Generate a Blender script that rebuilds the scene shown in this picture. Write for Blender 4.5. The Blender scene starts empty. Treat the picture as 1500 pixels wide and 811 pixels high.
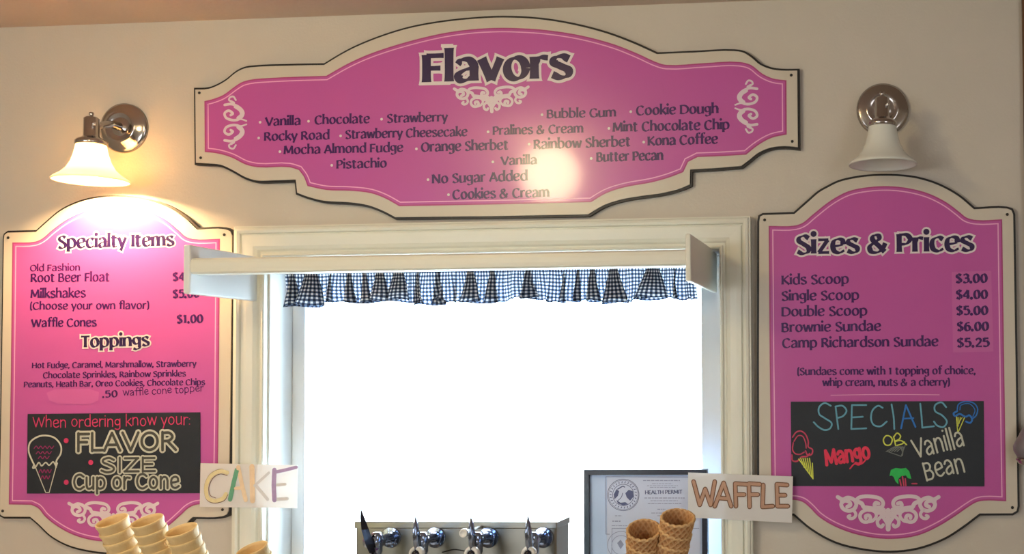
import bpy, bmesh, math, random
from mathutils import Vector, Matrix
random.seed(7)
C = bpy.context.scene.collection
scene = bpy.context.scene
PI = math.pi

# ------------------------------------------------------------------ camera
# world: x right, y into the far wall (wall face y=0), z up, floor z=0
EYE = Vector((0.0, -2.6, 1.6))
FP, PX, PY = 1600.0, 1187.78, 498.49
YAW, PIT, ROL = 0.0771939, 0.0304959, -0.0090067
FW = Vector((-math.sin(YAW)*math.cos(PIT), math.cos(YAW)*math.cos(PIT), math.sin(PIT)))
R0 = Vector((math.cos(YAW), math.sin(YAW), 0)); U0 = R0.cross(FW)
RT = R0*math.cos(ROL)+U0*math.sin(ROL); UP = -R0*math.sin(ROL)+U0*math.cos(ROL)
cd = bpy.data.cameras.new('camera'); cam = bpy.data.objects.new('camera', cd); C.objects.link(cam)
cd.sensor_width = 36; cd.lens = 36*FP/1500
cd.shift_x = -(PX-750)/1500; cd.shift_y = (PY-405.5)/1500
cam.matrix_world = Matrix(((RT.x, UP.x, -FW.x, EYE.x), (RT.y, UP.y, -FW.y, EYE.y), (RT.z, UP.z, -FW.z, EYE.z), (0, 0, 0, 1)))
cd.clip_start = .05
scene.camera = cam
def W(px, py, y=0.0):
    """point of the upright plane at depth y that the photograph shows at this spot"""
    d = FW*FP + RT*(px-PX) - UP*(py-PY)
    return EYE + d*((y-EYE.y)/d.y)

# ------------------------------------------------------------------ world, lights, exposure
wd = bpy.data.worlds.new('sky'); scene.world = wd; wd.use_nodes = True
bg = wd.node_tree.nodes['Background']; bg.inputs[0].default_value = (.72, .87, 1, 1); bg.inputs[1].default_value = 15.0
scene.view_settings.view_transform = 'Standard'; scene.view_settings.look = 'None'
scene.view_settings.gamma = 1; scene.view_settings.use_curve_mapping = False
scene.view_settings.exposure = 0.58
def area(name, loc, target, sx, sy, power, col):
    l = bpy.data.lights.new(name, 'AREA'); l.shape = 'RECTANGLE'; l.size = sx; l.size_y = sy; l.energy = power; l.color = col
    o = bpy.data.objects.new(name, l); C.objects.link(o); o.location = loc
    o.rotation_euler = (Vector(target)-Vector(loc)).to_track_quat('-Z', 'Y').to_euler()
area('side_fill', (1.5, -2.9, 1.7), (-1.2, 0, 1.6), 1.0, 1.6, 11, (.97, .98, 1))  # added fill lamp from the right; no doorway is built here
area('rear_fill', (-2.1, -3.9, 1.62), (-.7, 0, 1.7), 1.5, .8, 20, (.96, .98, 1))  # unseen fill lamp behind the camera, added to brighten the room

# ------------------------------------------------------------------ materials
def lin(c):
    c = c/255
    return c/12.92 if c <= .04045 else ((c+.055)/1.055)**2.4
def mat(name, rgb, rough=.6, metal=0, var=.06, vscale=12, bump=0, bscale=200, coat=0, spec=.5, trans=0, emit=0, sub=None, wave=None):
    m = bpy.data.materials.new(name); m.use_nodes = True
    nt = m.node_tree; N = nt.nodes; L = nt.links
    b = N['Principled BSDF']
    col = tuple(lin(v) for v in rgb)
    tc = N.new('ShaderNodeTexCoord')
    no = N.new('ShaderNodeTexNoise'); no.inputs['Scale'].default_value = vscale; no.inputs['Detail'].default_value = 4
    L.new(tc.outputs['Object'], no.inputs['Vector'])
    mx = N.new('ShaderNodeMix'); mx.data_type = 'RGBA'
    mx.inputs[6].default_value = (*[v*(1-var) for v in col], 1); mx.inputs[7].default_value = (*[min(1, v*(1+var)) for v in col], 1)
    L.new(no.outputs['Fac'], mx.inputs[0]); L.new(mx.outputs[2], b.inputs['Base Color'])
    b.inputs['Roughness'].default_value = rough; b.inputs['Metallic'].default_value = metal
    b.inputs['Specular IOR Level'].default_value = spec
    if coat: b.inputs['Coat Weight'].default_value = coat; b.inputs['Coat Roughness'].default_value = .10
    if emit:
        b.inputs['Emission Color'].default_value = (*col, 1); b.inputs['Emission Strength'].default_value = emit
    if bump:
        n2 = N.new('ShaderNodeTexNoise'); n2.inputs['Scale'].default_value = bscale; n2.inputs['Detail'].default_value = 3
        L.new(tc.outputs['Object'], n2.inputs['Vector'])
        bp = N.new('ShaderNodeBump'); bp.inputs['Strength'].default_value = bump; bp.inputs['Distance'].default_value = .002
        L.new(n2.outputs['Fac'], bp.inputs['Height']); L.new(bp.outputs[0], b.inputs['Normal'])
    if trans:
        tr = N.new('ShaderNodeBsdfTranslucent'); L.new(mx.outputs[2], tr.inputs['Color'])
        ms = N.new('ShaderNodeMixShader'); ms.inputs[0].default_value = trans
        L.new(b.outputs[0], ms.inputs[1]); L.new(tr.outputs[0], ms.inputs[2]); L.new(ms.outputs[0], N['Material Output'].inputs[0])
    return m
M = {}
M['wall'] = mat('wall_paint', (204, 197, 184), .75, var=.03, bump=.25, bscale=160, spec=.25)
M['ceiling'] = mat('ceiling_paint', (200, 182, 168), .85, var=.03, bump=.3, bscale=90, spec=.2)
M['floor'] = mat('floor_tiles', (150, 138, 122), .5, var=.1)
M['trim'] = mat('trim_paint', (222, 222, 208), .38, var=.03, bump=.08, bscale=60)
M['jamb'] = mat('jamb_paint', (222, 226, 228), .45, var=.02)
M['wood'] = mat('brown_wood', (96, 62, 34), .5, var=.25, vscale=40)
M['cream'] = mat('sign_cream', (206, 198, 182), .32, var=.03)
M['black'] = mat('sign_black_backing', (24, 22, 20), .45, var=.2)
M['pink'] = mat('sign_pink', (192, 86, 164), .3, var=.035, vscale=5, bump=.03, bscale=6, coat=.6)
M['pinkrim'] = mat('sign_dark_pink_rim', (176, 70, 128), .3, var=.04, coat=.3)
M['pinkline'] = mat('sign_light_pink_line', (240, 176, 214), .3, var=.03, coat=.3)
M['patch'] = mat('price_patch_pink', (198, 98, 168), .35, var=.04)
M['purple'] = mat('letter_purple', (62, 18, 92), .32, var=.1, coat=.3)
M['navy'] = mat('letter_navy', (40, 18, 72), .32, var=.1, coat=.3)
M['letterwhite'] = mat('letter_white', (226, 216, 216), .32, var=.03, coat=.3)
M['ornament'] = mat('ornament_white', (224, 208, 216), .35, var=.03)
M['slate'] = mat('chalkboard', (24, 32, 42), .55, var=.3, vscale=6, bump=.05)
for k, c in dict(chalkwhite=(196, 198, 182), chalkblue=(104, 168, 190), chalkdeep=(50, 120, 200), chalkpink=(204, 54, 104), chalkred=(226, 60, 90),
                 chalkyellow=(212, 220, 90), chalkgreen=(50, 190, 90), chalkgrey=(110, 116, 112), chalkdark=(70, 72, 68), chalkmagenta=(150, 42, 100), chalkrose=(200, 70, 100)).items():
    M[k] = mat(k, c, .8, var=.18, vscale=120)
M['chrome'] = mat('chrome', (225, 226, 228), .09, 1, var=.02)
M['tintchrome'] = mat('window_tinted_chrome', (150, 166, 196), .1, 1, var=.03)  # blue of the window's reflection put into the metal colour
M['nickel'] = mat('satin_nickel', (176, 170, 166), .16, 1, var=.03)
M['steel'] = mat('brushed_steel', (150, 150, 142), .3, 1, var=.06, vscale=30)
M['lever'] = mat('black_lever', (22, 24, 40), .18, var=.1)
M['card'] = mat('white_card', (238, 236, 234), .7, var=.02, trans=.3)
M['brown'] = mat('brown_marker', (116, 78, 54), .7, var=.15, vscale=80)
M['tan'] = mat('tan_marker', (190, 150, 126), .7, var=.15, vscale=80)
M['yellowtan'] = mat('yellow_marker', (222, 208, 160), .7, var=.15, vscale=80)
M['greenm'] = mat('green_marker', (96, 160, 130), .7, var=.15, vscale=80)
M['orangem'] = mat('orange_marker', (228, 204, 172), .7, var=.15, vscale=80)
M['purplem'] = mat('purple_marker', (176, 156, 200), .7, var=.15, vscale=80)
M['greym'] = mat('pale_marker', (214, 212, 212), .7, var=.1, vscale=80)
M['frameblack'] = mat('black_frame', (14, 20, 40), .35, var=.1)
M['paper'] = mat('certificate_paper', (206, 214, 238), .5, var=.02)  # blue daylight from behind is put into the paper's base colour
M['paper2'] = mat('certificate_mat', (190, 208, 240), .5, var=.02)
M['ink'] = mat('blue_grey_ink', (92, 98, 140), .6, var=.1)
M['inkpale'] = mat('pale_ink', (150, 156, 190), .6, var=.1)
M['cake'] = mat('wafer', (234, 204, 146), .65, var=.1, vscale=60, bump=.4, bscale=300, trans=.12)
M['waffle'] = mat('waffle', (176, 116, 66), .6, var=.25, vscale=70, bump=.5, bscale=260, trans=.1)
def toast(m):
    nt = m.node_tree; N = nt.nodes; L = nt.links; at = N.new('ShaderNodeAttribute'); at.attribute_name = 'toast'
    b = N['Principled BSDF']; src = b.inputs['Base Color'].links[0].from_socket
    mx = N.new('ShaderNodeMix'); mx.data_type = 'RGBA'; mx.inputs[7].default_value = (lin(226), lin(186), lin(130), 1)
    L.new(at.outputs['Fac'], mx.inputs[0]); L.new(src, mx.inputs[6]); L.new(mx.outputs[2], b.inputs['Base Color'])
toast(M['waffle'])
M['counter'] = mat('counter_laminate', (190, 184, 172), .4, var=.05)
M['greyplastic'] = mat('grey_plastic', (120, 112, 118), .3, var=.08)
M['ground'] = mat('pale_ground', (210, 210, 205), .9, var=.05)
M['bulbon'] = mat('bulb_lit', (255, 206, 146), .5, var=0, emit=1250)
M['globe'] = mat('globe_lit', (255, 232, 178), .5, var=0, emit=28)
M['bulboff'] = mat('bulb_unlit', (226, 226, 222), .2, var=.02)
M['opal'] = mat('opal_glass', (236, 238, 228), .15, var=.02, trans=.15)
M['opallit'] = mat('opal_glass_lit', (255, 246, 226), .2, var=.01, trans=.6)
def glass_mat():
    m = bpy.data.materials.new('window_glass'); m.use_nodes = True; nt = m.node_tree; N = nt.nodes
    N.remove(N['Principled BSDF']); t = N.new('ShaderNodeBsdfTransparent'); g = N.new('ShaderNodeBsdfGlossy'); g.inputs['Roughness'].default_value = .02
    f = N.new('ShaderNodeFresnel'); f.inputs[0].default_value = 1.45; x = N.new('ShaderNodeMixShader')
    t.inputs[0].default_value = (.96, .99, 1, 1)
    nt.links.new(f.outputs[0], x.inputs[0]); nt.links.new(t.outputs[0], x.inputs[1]); nt.links.new(g.outputs[0], x.inputs[2]); nt.links.new(x.outputs[0], N['Material Output'].inputs[0])
    return m
M['glass'] = glass_mat()
def gingham_mat():
    m = bpy.data.materials.new('blue_gingham'); m.use_nodes = True; nt = m.node_tree; N = nt.nodes; L = nt.links
    b = N['Principled BSDF']; uv = N.new('ShaderNodeUVMap'); sp = N.new('ShaderNodeSeparateXYZ'); L.new(uv.outputs[0], sp.inputs[0])
    out = []
    for k in (0, 1):
        fr = N.new('ShaderNodeMath'); fr.operation = 'FRACT'; L.new(sp.outputs[k], fr.inputs[0])
        gt = N.new('ShaderNodeMath'); gt.operation = 'GREATER_THAN'; gt.inputs[1].default_value = .48; L.new(fr.outputs[0], gt.inputs[0]); out.append(gt)
    ad = N.new('ShaderNodeMath'); ad.operation = 'ADD'; L.new(out[0].outputs[0], ad.inputs[0]); L.new(out[1].outputs[0], ad.inputs[1])
    hv = N.new('ShaderNodeMath'); hv.operation = 'MULTIPLY'; hv.inputs[1].default_value = .5; L.new(ad.outputs[0], hv.inputs[0])
    cr = N.new('ShaderNodeValToRGB'); cr.color_ramp.interpolation = 'CONSTANT'; e = cr.color_ramp.elements
    e[0].position = 0; e[0].color = (.74, .77, .80, 1); e[1].position = .25; e[1].color = (.085, .12, .20, 1)
    x = e.new(.75); x.color = (.012, .018, .035, 1)
    L.new(hv.outputs[0], cr.inputs[0]); L.new(cr.outputs[0], b.inputs['Base Color']); b.inputs['Roughness'].default_value = .9
    tr = N.new('ShaderNodeBsdfTranslucent'); L.new(cr.outputs[0], tr.inputs[0]); ms = N.new('ShaderNodeMixShader'); ms.inputs[0].default_value = .5
    L.new(b.outputs[0], ms.inputs[1]); L.new(tr.outputs[0], ms.inputs[2]); L.new(ms.outputs[0], N['Material Output'].inputs[0])
    return m
M['gingham'] = gingham_mat()

# ------------------------------------------------------------------ object helpers
def thing(name, label, cat, loc, group=None):
    o = bpy.data.objects.new(name, None); C.objects.link(o); o.location = loc; o.empty_display_size = .02
    o['label'] = label; o['category'] = cat
    if group: o['group'] = group
    o['_o'] = list(loc)
    return o
def origin(p):
    while p.parent: p = p.parent
    return Vector(p['_o']) if '_o' in p else Vector(p.location)
class MB:
    def __init__(s): s.v = []; s.f = []; s.uv = None
    def add(s, vs, fs):
        k = len(s.v); s.v += [tuple(v) for v in vs]; s.f += [tuple(i+k for i in f) for f in fs]; return s
    def box(s, a, b):
        x0, y0, z0 = a; x1, y1, z1 = b
        return s.add([(x0, y0, z0), (x1, y0, z0), (x1, y1, z0), (x0, y1, z0), (x0, y0, z1), (x1, y0, z1), (x1, y1, z1), (x0, y1, z1)],
                     [(0, 3, 2, 1), (4, 5, 6, 7), (0, 1, 5, 4), (1, 2, 6, 5), (2, 3, 7, 6), (3, 0, 4, 7)])
    def plate(s, pts, y0, y1):
        """outline pts (x,z), front at y0 (towards the room), back at y1"""
        n = len(pts)
        ar = sum(pts[i][0]*pts[(i+1) % n][1]-pts[(i+1) % n][0]*pts[i][1] for i in range(n))
        if ar < 0: pts = pts[::-1]
        vs = [(p[0], y0, p[1]) for p in pts]+[(p[0], y1, p[1]) for p in pts]
        fs = [tuple(range(n)), tuple(range(2*n-1, n-1, -1))]+[(i, i+n, (i+1) % n+n, (i+1) % n) for i in range(n)]
        return s.add(vs, fs)
    def sheet(s, pts, y):
        n = len(pts); ar = sum(pts[i][0]*pts[(i+1) % n][1]-pts[(i+1) % n][0]*pts[i][1] for i in range(n))
        if ar < 0: pts = pts[::-1]
        return s.add([(p[0], y, p[1]) for p in pts], [tuple(range(n))])
    def lathe(s, prof, n=32, o=(0, 0, 0), axis='z', closed=False, fn=None):
        o = Vector(o); vs = []; m = len(prof)
        for (r, h) in prof:
            for k in range(n):
                a = 2*PI*k/n; rr = r; hh = h
                if fn: rr, hh = fn(r, h, a)
                c, d = rr*math.cos(a), rr*math.sin(a)
                if axis == 'z': p = Vector((c, d, hh))
                elif axis == 'y': p = Vector((c, hh, -d))
                else: p = Vector((hh, c, d))
                vs.append(o+p)
        fs = [(i*n+k, i*n+(k+1) % n, (i+1)*n+(k+1) % n, (i+1)*n+k) for i in range(m-1) for k in range(n)]
        if not closed:
            fs += [tuple(range(n))[::-1], tuple((m-1)*n+k for k in range(n))]
        return s.add(vs, fs)
    def tube(s, pts, r, n=12):
        pts = [Vector(p) for p in pts]; m = len(pts); rs = r if isinstance(r, (list, tuple)) else [r]*m
        vs = []; ref = Vector((0, 0, 1))
        for i, p in enumerate(pts):
            t = (pts[min(i+1, m-1)]-pts[max(i-1, 0)]).normalized()
            if abs(t.dot(ref)) > .95: ref = Vector((1, 0, 0)) if abs(t.x) < .9 else Vector((0, 1, 0))
            u = t.cross(ref).normalized(); w = u.cross(t)
            for k in range(n):
                a = 2*PI*k/n; vs.append(p+(u*math.cos(a)+w*math.sin(a))*rs[i])
        fs = [(i*n+k, (i+1)*n+k, (i+1)*n+(k+1) % n, i*n+(k+1) % n) for i in range(m-1) for k in range(n)]
        fs += [tuple(range(n)), tuple((m-1)*n+k for k in range(n))[::-1]]
        return s.add(vs, fs)
    def build(s, name, m, parent=None, smooth=False, off=None, bevel=0, auto=False, label=None):
        o0 = origin(parent) if parent is not None else (Vector(off) if off is not None else Vector((0, 0, 0)))
        me = bpy.data.meshes.new(name); me.from_pydata([tuple(Vector(v)-o0) for v in s.v], [], s.f)
        me.materials.append(M[m] if isinstance(m, str) else m)
        if smooth:
            for p in me.polygons: p.use_smooth = True
        if auto:
            bm = bmesh.new(); bm.from_mesh(me); bmesh.ops.recalc_face_normals(bm, faces=bm.faces); bm.to_mesh(me); bm.free()
        o = bpy.data.objects.new(name, me); C.objects.link(o)
        if parent is not None: o.parent = parent
        elif off is not None: o.location = o0; o['_o'] = list(o0)
        if bevel:
            b = o.modifiers.new('bevel', 'BEVEL'); b.width = bevel; b.segments = 3; b.limit_method = 'ANGLE'; b.angle_limit = math.radians(40)
        if label: o['label'] = label
        return o
def struct(o): o['kind'] = 'structure'; return o
def tag(o, label, cat, group=None):
    o['label'] = label; o['category'] = cat
    if group: o['group'] = group
    return o
def P2(lst, y=0.0):
    return [(W(a, b, y).x, W(a, b, y).z) for a, b in lst]
def soften(lst, k=4):
    """round the shallow bends of an outline and keep its real corners"""
    p = [Vector(q) for q in lst]; n = len(p); out = []
    def tang(i, seg):
        a = (p[i]-p[i-1]).normalized(); b = (p[(i+1) % n]-p[i]).normalized()
        return (a+b).normalized() if a.angle(b) < math.radians(24) else seg
    for i in range(n):
        a, b = p[i], p[(i+1) % n]; d = b-a; L = d.length; u = d.normalized()
        if L > 90: out.append(tuple(a)); continue
        t0, t1 = tang(i, u)*L, tang((i+1) % n, u)*L
        for j in range(k):
            t = j/k; q = a*(2*t**3-3*t*t+1)+t0*(t**3-2*t*t+t)+b*(-2*t**3+3*t*t)+t1*(t**3-t*t); out.append((q.x, q.y))
    return out
def inset(pts, d):
    n = len(pts); ar = sum(pts[i][0]*pts[(i+1) % n][1]-pts[(i+1) % n][0]*pts[i][1] for i in range(n))
    s = 1 if ar > 0 else -1; out = []
    for i in range(n):
        p0, p1, p2 = Vector(pts[i-1]), Vector(pts[i]), Vector(pts[(i+1) % n])
        a = (p1-p0).normalized(); b = (p2-p1).normalized()
        na = Vector((-a.y, a.x))*s; nb = Vector((-b.y, b.x))*s
        m = na+nb; l = m.length_squared
        m = m*(2/l) if l > .3 else na
        if m.length > 2: m = m.normalized()*2
        q = p1+m*d; out.append((q.x, q.y))
    return out

# ------------------------------------------------------------------ stroke lettering
def catmull(p, closed=False, k=6):
    p = [Vector(q) for q in p]; n = len(p); out = []
    if n < 3: return p
    g = (lambda i: p[i % n]) if closed else (lambda i: p[0]*2-p[1] if i < 0 else (p[-1]*2-p[-2] if i >= n else p[i]))
    for i in range(n if closed else n-1):
        a, b, c, d = g(i-1), g(i), g(i+1), g(i+2)
        for j in range(k):
            t = j/k
            out.append(.5*((2*b)+(c-a)*t+(2*a-5*b+4*c-d)*t*t+(3*b-a-3*c+d)*t**3))
    out.append(g(0) if closed else p[-1])
    return out
def ell(cx, cy, rx, ry, n=14):
    return [(cx+rx*math.cos(2*PI*i/n), cy+ry*math.sin(2*PI*i/n)) for i in range(n)]
# strokes: ('l', points) straight, ('c', points) curve, ('o', points) closed curve, ('.', centre)
G = {
'a': (.47, [('c', [(.07, .43), (.14, .54), (.27, .54), (.36, .42), (.37, .30)]), ('l', [(.37, .36), (.37, 0)]), ('c', [(.37, .33), (.2, .28), (.08, .16), (.13, .02), (.25, .03), (.37, .14)])]),
'b': (.50, [('l', [(.08, .86), (.08, 0)]), ('c', [(.08, .43), (.2, .55), (.36, .48), (.42, .28), (.36, .07), (.2, .01), (.08, .08)])]),
'c': (.45, [('c', [(.40, .46), (.28, .55), (.12, .47), (.07, .28), (.12, .08), (.27, .01), (.41, .10)])]),
'd': (.50, [('l', [(.42, .86), (.42, 0)]), ('c', [(.42, .43), (.3, .55), (.14, .48), (.08, .28), (.14, .07), (.3, .01), (.42, .08)])]),
'e': (.46, [('c', [(.10, .27), (.25, .29), (.38, .33)]), ('c', [(.39, .33), (.36, .5), (.24, .55), (.11, .47), (.07, .28), (.12, .08), (.27, .01), (.42, .10)])]),
'f': (.34, [('c', [(.38, .82), (.28, .86), (.18, .80), (.16, .62)]), ('l', [(.16, .68), (.16, 0)]), ('l', [(.02, .54), (.33, .54)])]),
'g': (.47, [('o', ell(.22, .33, .15, .2)), ('l', [(.38, .56), (.38, -.06)]), ('c', [(.38, 0), (.36, -.13), (.22, -.2), (.07, -.14)])]),
'h': (.48, [('l', [(.08, .86), (.08, 0)]), ('c', [(.08, .40), (.2, .54), (.34, .51), (.39, .34)]), ('l', [(.39, .38), (.39, 0)])]),
'i': (.17, [('l', [(.08, .56), (.08, 0)]), ('.', [(.08, .77)])]),
'k': (.43, [('l', [(.08, .86), (.08, 0)]), ('l', [(.38, .55), (.12, .27)]), ('l', [(.15, .32), (.42, 0)])]),
'l': (.17, [('l', [(.08, .86), (.08, 0)])]),
'm': (.74, [('l', [(.08, .56), (.08, 0)]), ('c', [(.08, .40), (.18, .54), (.31, .51), (.36, .34)]), ('l', [(.36, .38), (.36, 0)]), ('c', [(.36, .40), (.47, .54), (.60, .51), (.65, .34)]), ('l', [(.65, .38), (.65, 0)])]),
'n': (.48, [('l', [(.08, .56), (.08, 0)]), ('c', [(.08, .40), (.2, .54), (.34, .51), (.39, .34)]), ('l', [(.39, .38), (.39, 0)])]),
'o': (.50, [('o', ell(.25, .28, .17, .265))]),
'p': (.50, [('l', [(.08, .56), (.08, -.22)]), ('c', [(.08, .43), (.2, .55), (.36, .48), (.42, .28), (.36, .07), (.2, .01), (.08, .08)])]),
'r': (.35, [('l', [(.08, .56), (.08, 0)]), ('c', [(.09, .38), (.18, .53), (.33, .52)])]),
's': (.42, [('c', [(.36, .47), (.24, .55), (.11, .51), (.09, .39), (.22, .29), (.35, .19), (.33, .05), (.2, .01), (.06, .09)])]),
't': (.36, [('l', [(.14, .70), (.14, .12)]), ('c', [(.14, .18), (.18, .02), (.33, .04)]), ('l', [(.02, .54), (.31, .54)])]),
'u': (.48, [('l', [(.08, .56), (.08, .15)]), ('c', [(.08, .2), (.13, .03), (.27, .03), (.39, .14)]), ('l', [(.39, .56), (.39, 0)])]),
'v': (.43, [('l', [(.04, .56), (.22, 0)]), ('l', [(.39, .56), (.22, 0)])]),
'w': (.64, [('l', [(.04, .56), (.19, 0)]), ('l', [(.32, .52), (.19, 0)]), ('l', [(.32, .52), (.47, 0)]), ('l', [(.60, .56), (.47, 0)])]),
'y': (.43, [('l', [(.04, .56), (.22, .03)]), ('l', [(.40, .56), (.15, -.22)])]),
'z': (.42, [('l', [(.05, .53), (.36, .53)]), ('l', [(.34, .53), (.07, .03)]), ('l', [(.05, .03), (.38, .03)])]),
'x': (.42, [('l', [(.05, .56), (.38, 0)]), ('l', [(.38, .56), (.04, 0)])]),
'A': (.55, [('l', [(.26, .70), (.03, 0)]), ('l', [(.26, .70), (.51, 0)]), ('l', [(.12, .23), (.42, .23)])]),
'B': (.50, [('l', [(.08, .70), (.08, 0)]), ('c', [(.08, .67), (.28, .67), (.37, .53), (.28, .39), (.1, .37)]), ('c', [(.1, .37), (.33, .36), (.42, .19), (.32, .03), (.08, .03)])]),
'C': (.56, [('c', [(.50, .6), (.34, .70), (.15, .62), (.07, .35), (.15, .08), (.34, 0), (.52, .11)])]),
'D': (.60, [('l', [(.08, .70), (.08, 0)]), ('c', [(.08, .67), (.32, .66), (.49, .53), (.53, .35), (.49, .17), (.32, .04), (.08, .03)])]),
'E': (.45, [('l', [(.08, .70), (.08, 0)]), ('l', [(.08, .67), (.40, .67)]), ('l', [(.08, .37), (.34, .37)]), ('l', [(.08, .03), (.41, .03)])]),
'F': (.42, [('l', [(.08, .70), (.08, 0)]), ('l', [(.08, .67), (.40, .67)]), ('l', [(.08, .35), (.34, .35)])]),
'G': (.58, [('c', [(.50, .6), (.34, .70), (.15, .62), (.07, .35), (.15, .08), (.34, 0), (.50, .08)]), ('l', [(.50, .32), (.50, .03)])]),
'H': (.58, [('l', [(.08, .70), (.08, 0)]), ('l', [(.49, .70), (.49, 0)]), ('l', [(.08, .36), (.49, .36)])]),
'I': (.18, [('l', [(.09, .70), (.09, 0)])]),
'K': (.52, [('l', [(.08, .70), (.08, 0)]), ('l', [(.46, .70), (.10, .33)]), ('l', [(.14, .38), (.50, 0)])]),
'L': (.42, [('l', [(.08, .70), (.08, 0)]), ('l', [(.08, .03), (.40, .03)])]),
'M': (.70, [('l', [(.10, .70), (.06, 0)]), ('l', [(.10, .70), (.34, .1)]), ('l', [(.57, .70), (.34, .1)]), ('l', [(.57, .70), (.62, 0)])]),
'N': (.60, [('l', [(.08, .70), (.08, 0)]), ('l', [(.08, .68), (.50, .02)]), ('l', [(.50, .70), (.50, 0)])]),
'O': (.62, [('o', ell(.31, .35, .24, .335))]),
'P': (.47, [('l', [(.08, .70), (.08, 0)]), ('c', [(.08, .67), (.30, .67), (.41, .50), (.30, .32), (.1, .30)])]),
'R': (.51, [('l', [(.08, .70), (.08, 0)]), ('c', [(.08, .67), (.28, .67), (.38, .52), (.28, .37), (.1, .35)]), ('l', [(.22, .36), (.48, 0)])]),
'S': (.46, [('c', [(.39, .60), (.26, .70), (.11, .63), (.10, .49), (.24, .37), (.38, .23), (.36, .06), (.2, 0), (.05, .09)])]),
'T': (.46, [('l', [(.23, .68), (.23, 0)]), ('l', [(.01, .67), (.45, .67)])]),
'V': (.54, [('l', [(.03, .70), (.28, 0)]), ('l', [(.51, .70), (.28, 0)])]),
'W': (.82, [('l', [(.04, .70), (.23, 0)]), ('l', [(.41, .66), (.23, 0)]), ('l', [(.41, .66), (.60, 0)]), ('l', [(.78, .70), (.60, 0)])]),
'Z': (.46, [('l', [(.05, .67), (.42, .67)]), ('l', [(.40, .67), (.06, .03)]), ('l', [(.04, .03), (.43, .03)])]),
'0': (.50, [('o', ell(.25, .33, .165, .32))]),
'1': (.34, [('l', [(.18, .68), (.18, 0)]), ('l', [(.05, .56), (.18, .66)])]),
'2': (.48, [('c', [(.07, .52), (.2, .66), (.36, .57), (.33, .36), (.08, .04)]), ('l', [(.06, .03), (.44, .03)])]),
'3': (.46, [('c', [(.06, .58), (.2, .67), (.36, .56), (.3, .40), (.15, .36)]), ('c', [(.15, .36), (.36, .33), (.38, .12), (.22, 0), (.04, .06)])]),
'4': (.50, [('l', [(.34, .68), (.34, 0)]), ('l', [(.34, .68), (.04, .22)]), ('l', [(.03, .2), (.46, .2)])]),
'5': (.46, [('l', [(.11, .66), (.38, .66)]), ('l', [(.12, .68), (.10, .38)]), ('c', [(.10, .38), (.28, .43), (.39, .24), (.28, .03), (.05, .05)])]),
'6': (.48, [('o', ell(.24, .2, .155, .195)), ('c', [(.39, .64), (.2, .6), (.09, .4), (.085, .2)])]),
'$': (.48, [('c', [(.39, .58), (.26, .66), (.12, .60), (.11, .46), (.24, .36), (.37, .23), (.35, .08), (.2, .02), (.06, .10)]), ('t', [(.24, .76), (.24, -.08)])]),
'&': (.64, [('c', [(.52, .02), (.35, .25), (.16, .50), (.20, .66), (.33, .66), (.35, .52), (.2, .38), (.07, .22), (.12, .03), (.30, 0), (.46, .14), (.54, .36)])]),
'.': (.20, [('.', [(.08, .04)])]), ',': (.20, [('.', [(.09, .04)]), ('l', [(.11, .04), (.04, -.12)])]),
'(': (.22, [('c', [(.17, .80), (.09, .6), (.08, .1), (.17, -.1)])]), ')': (.22, [('c', [(.05, .80), (.13, .6), (.14, .1), (.05, -.1)])]),
':': (.18, [('.', [(.08, .08)]), ('.', [(.08, .45)])]), ' ': (.24, []), "'": (.12, [('l', [(.06, .80), (.04, .62)])]),
}
RC = 0
def ribbon(mb, pts, width, y, nib=None, lo=1.0, flare=0.0, fl=.05, ext=0.0):
    """flat stroke in the plane y; pts (x,z) in metres; width in metres"""
    pts = [Vector(p) for p in pts]
    q = [pts[0]]
    for p in pts[1:]:
        if (p-q[-1]).length > 1e-6: q.append(p)
    pts = q
    if len(pts) < 2: return
    if ext:
        pts[0] = pts[0]-(pts[1]-pts[0]).normalized()*ext; pts[-1] = pts[-1]+(pts[-1]-pts[-2]).normalized()*ext
    if len(pts) == 2 and flare:
        pts = [pts[0].lerp(pts[1], t) for t in (0, .06, .14, .25, .5, .75, .86, .94, 1)]
    n = len(pts); L = [0]
    global RC
    RC = (RC+1) % 11; y = y-RC*1.6e-5
    for i in range(1, n): L.append(L[-1]+(pts[i]-pts[i-1]).length)
    vs = []
    for i, p in enumerate(pts):
        t = (pts[min(i+1, n-1)]-pts[max(i-1, 0)]).normalized()
        w = width
        if nib is not None: w *= lo+(1-lo)*abs(math.sin(math.atan2(t.y, t.x)-nib))
        if flare:
            s = min(L[i], L[-1]-L[i]); w *= 1+flare*math.exp(-s/fl)
        nn = Vector((-t.y, t.x))*w*.5
        yy = y-i*2.5e-7; vs += [(p.x+nn.x, yy, p.y+nn.y), (p.x-nn.x, yy, p.y-nn.y)]
    mb.add(vs, [(2*i, 2*i+1, 2*i+3, 2*i+2) for i in range(n-1)])
def dot(mb, x, z, r, y, n=12):
    global RC
    RC = (RC+1) % 11; y = y-RC*1.6e-5-8e-6
    mb.add([(x+r*math.cos(2*PI*i/n), y, z+r*math.sin(2*PI*i/n)) for i in range(n)], [tuple(range(n))])
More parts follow.
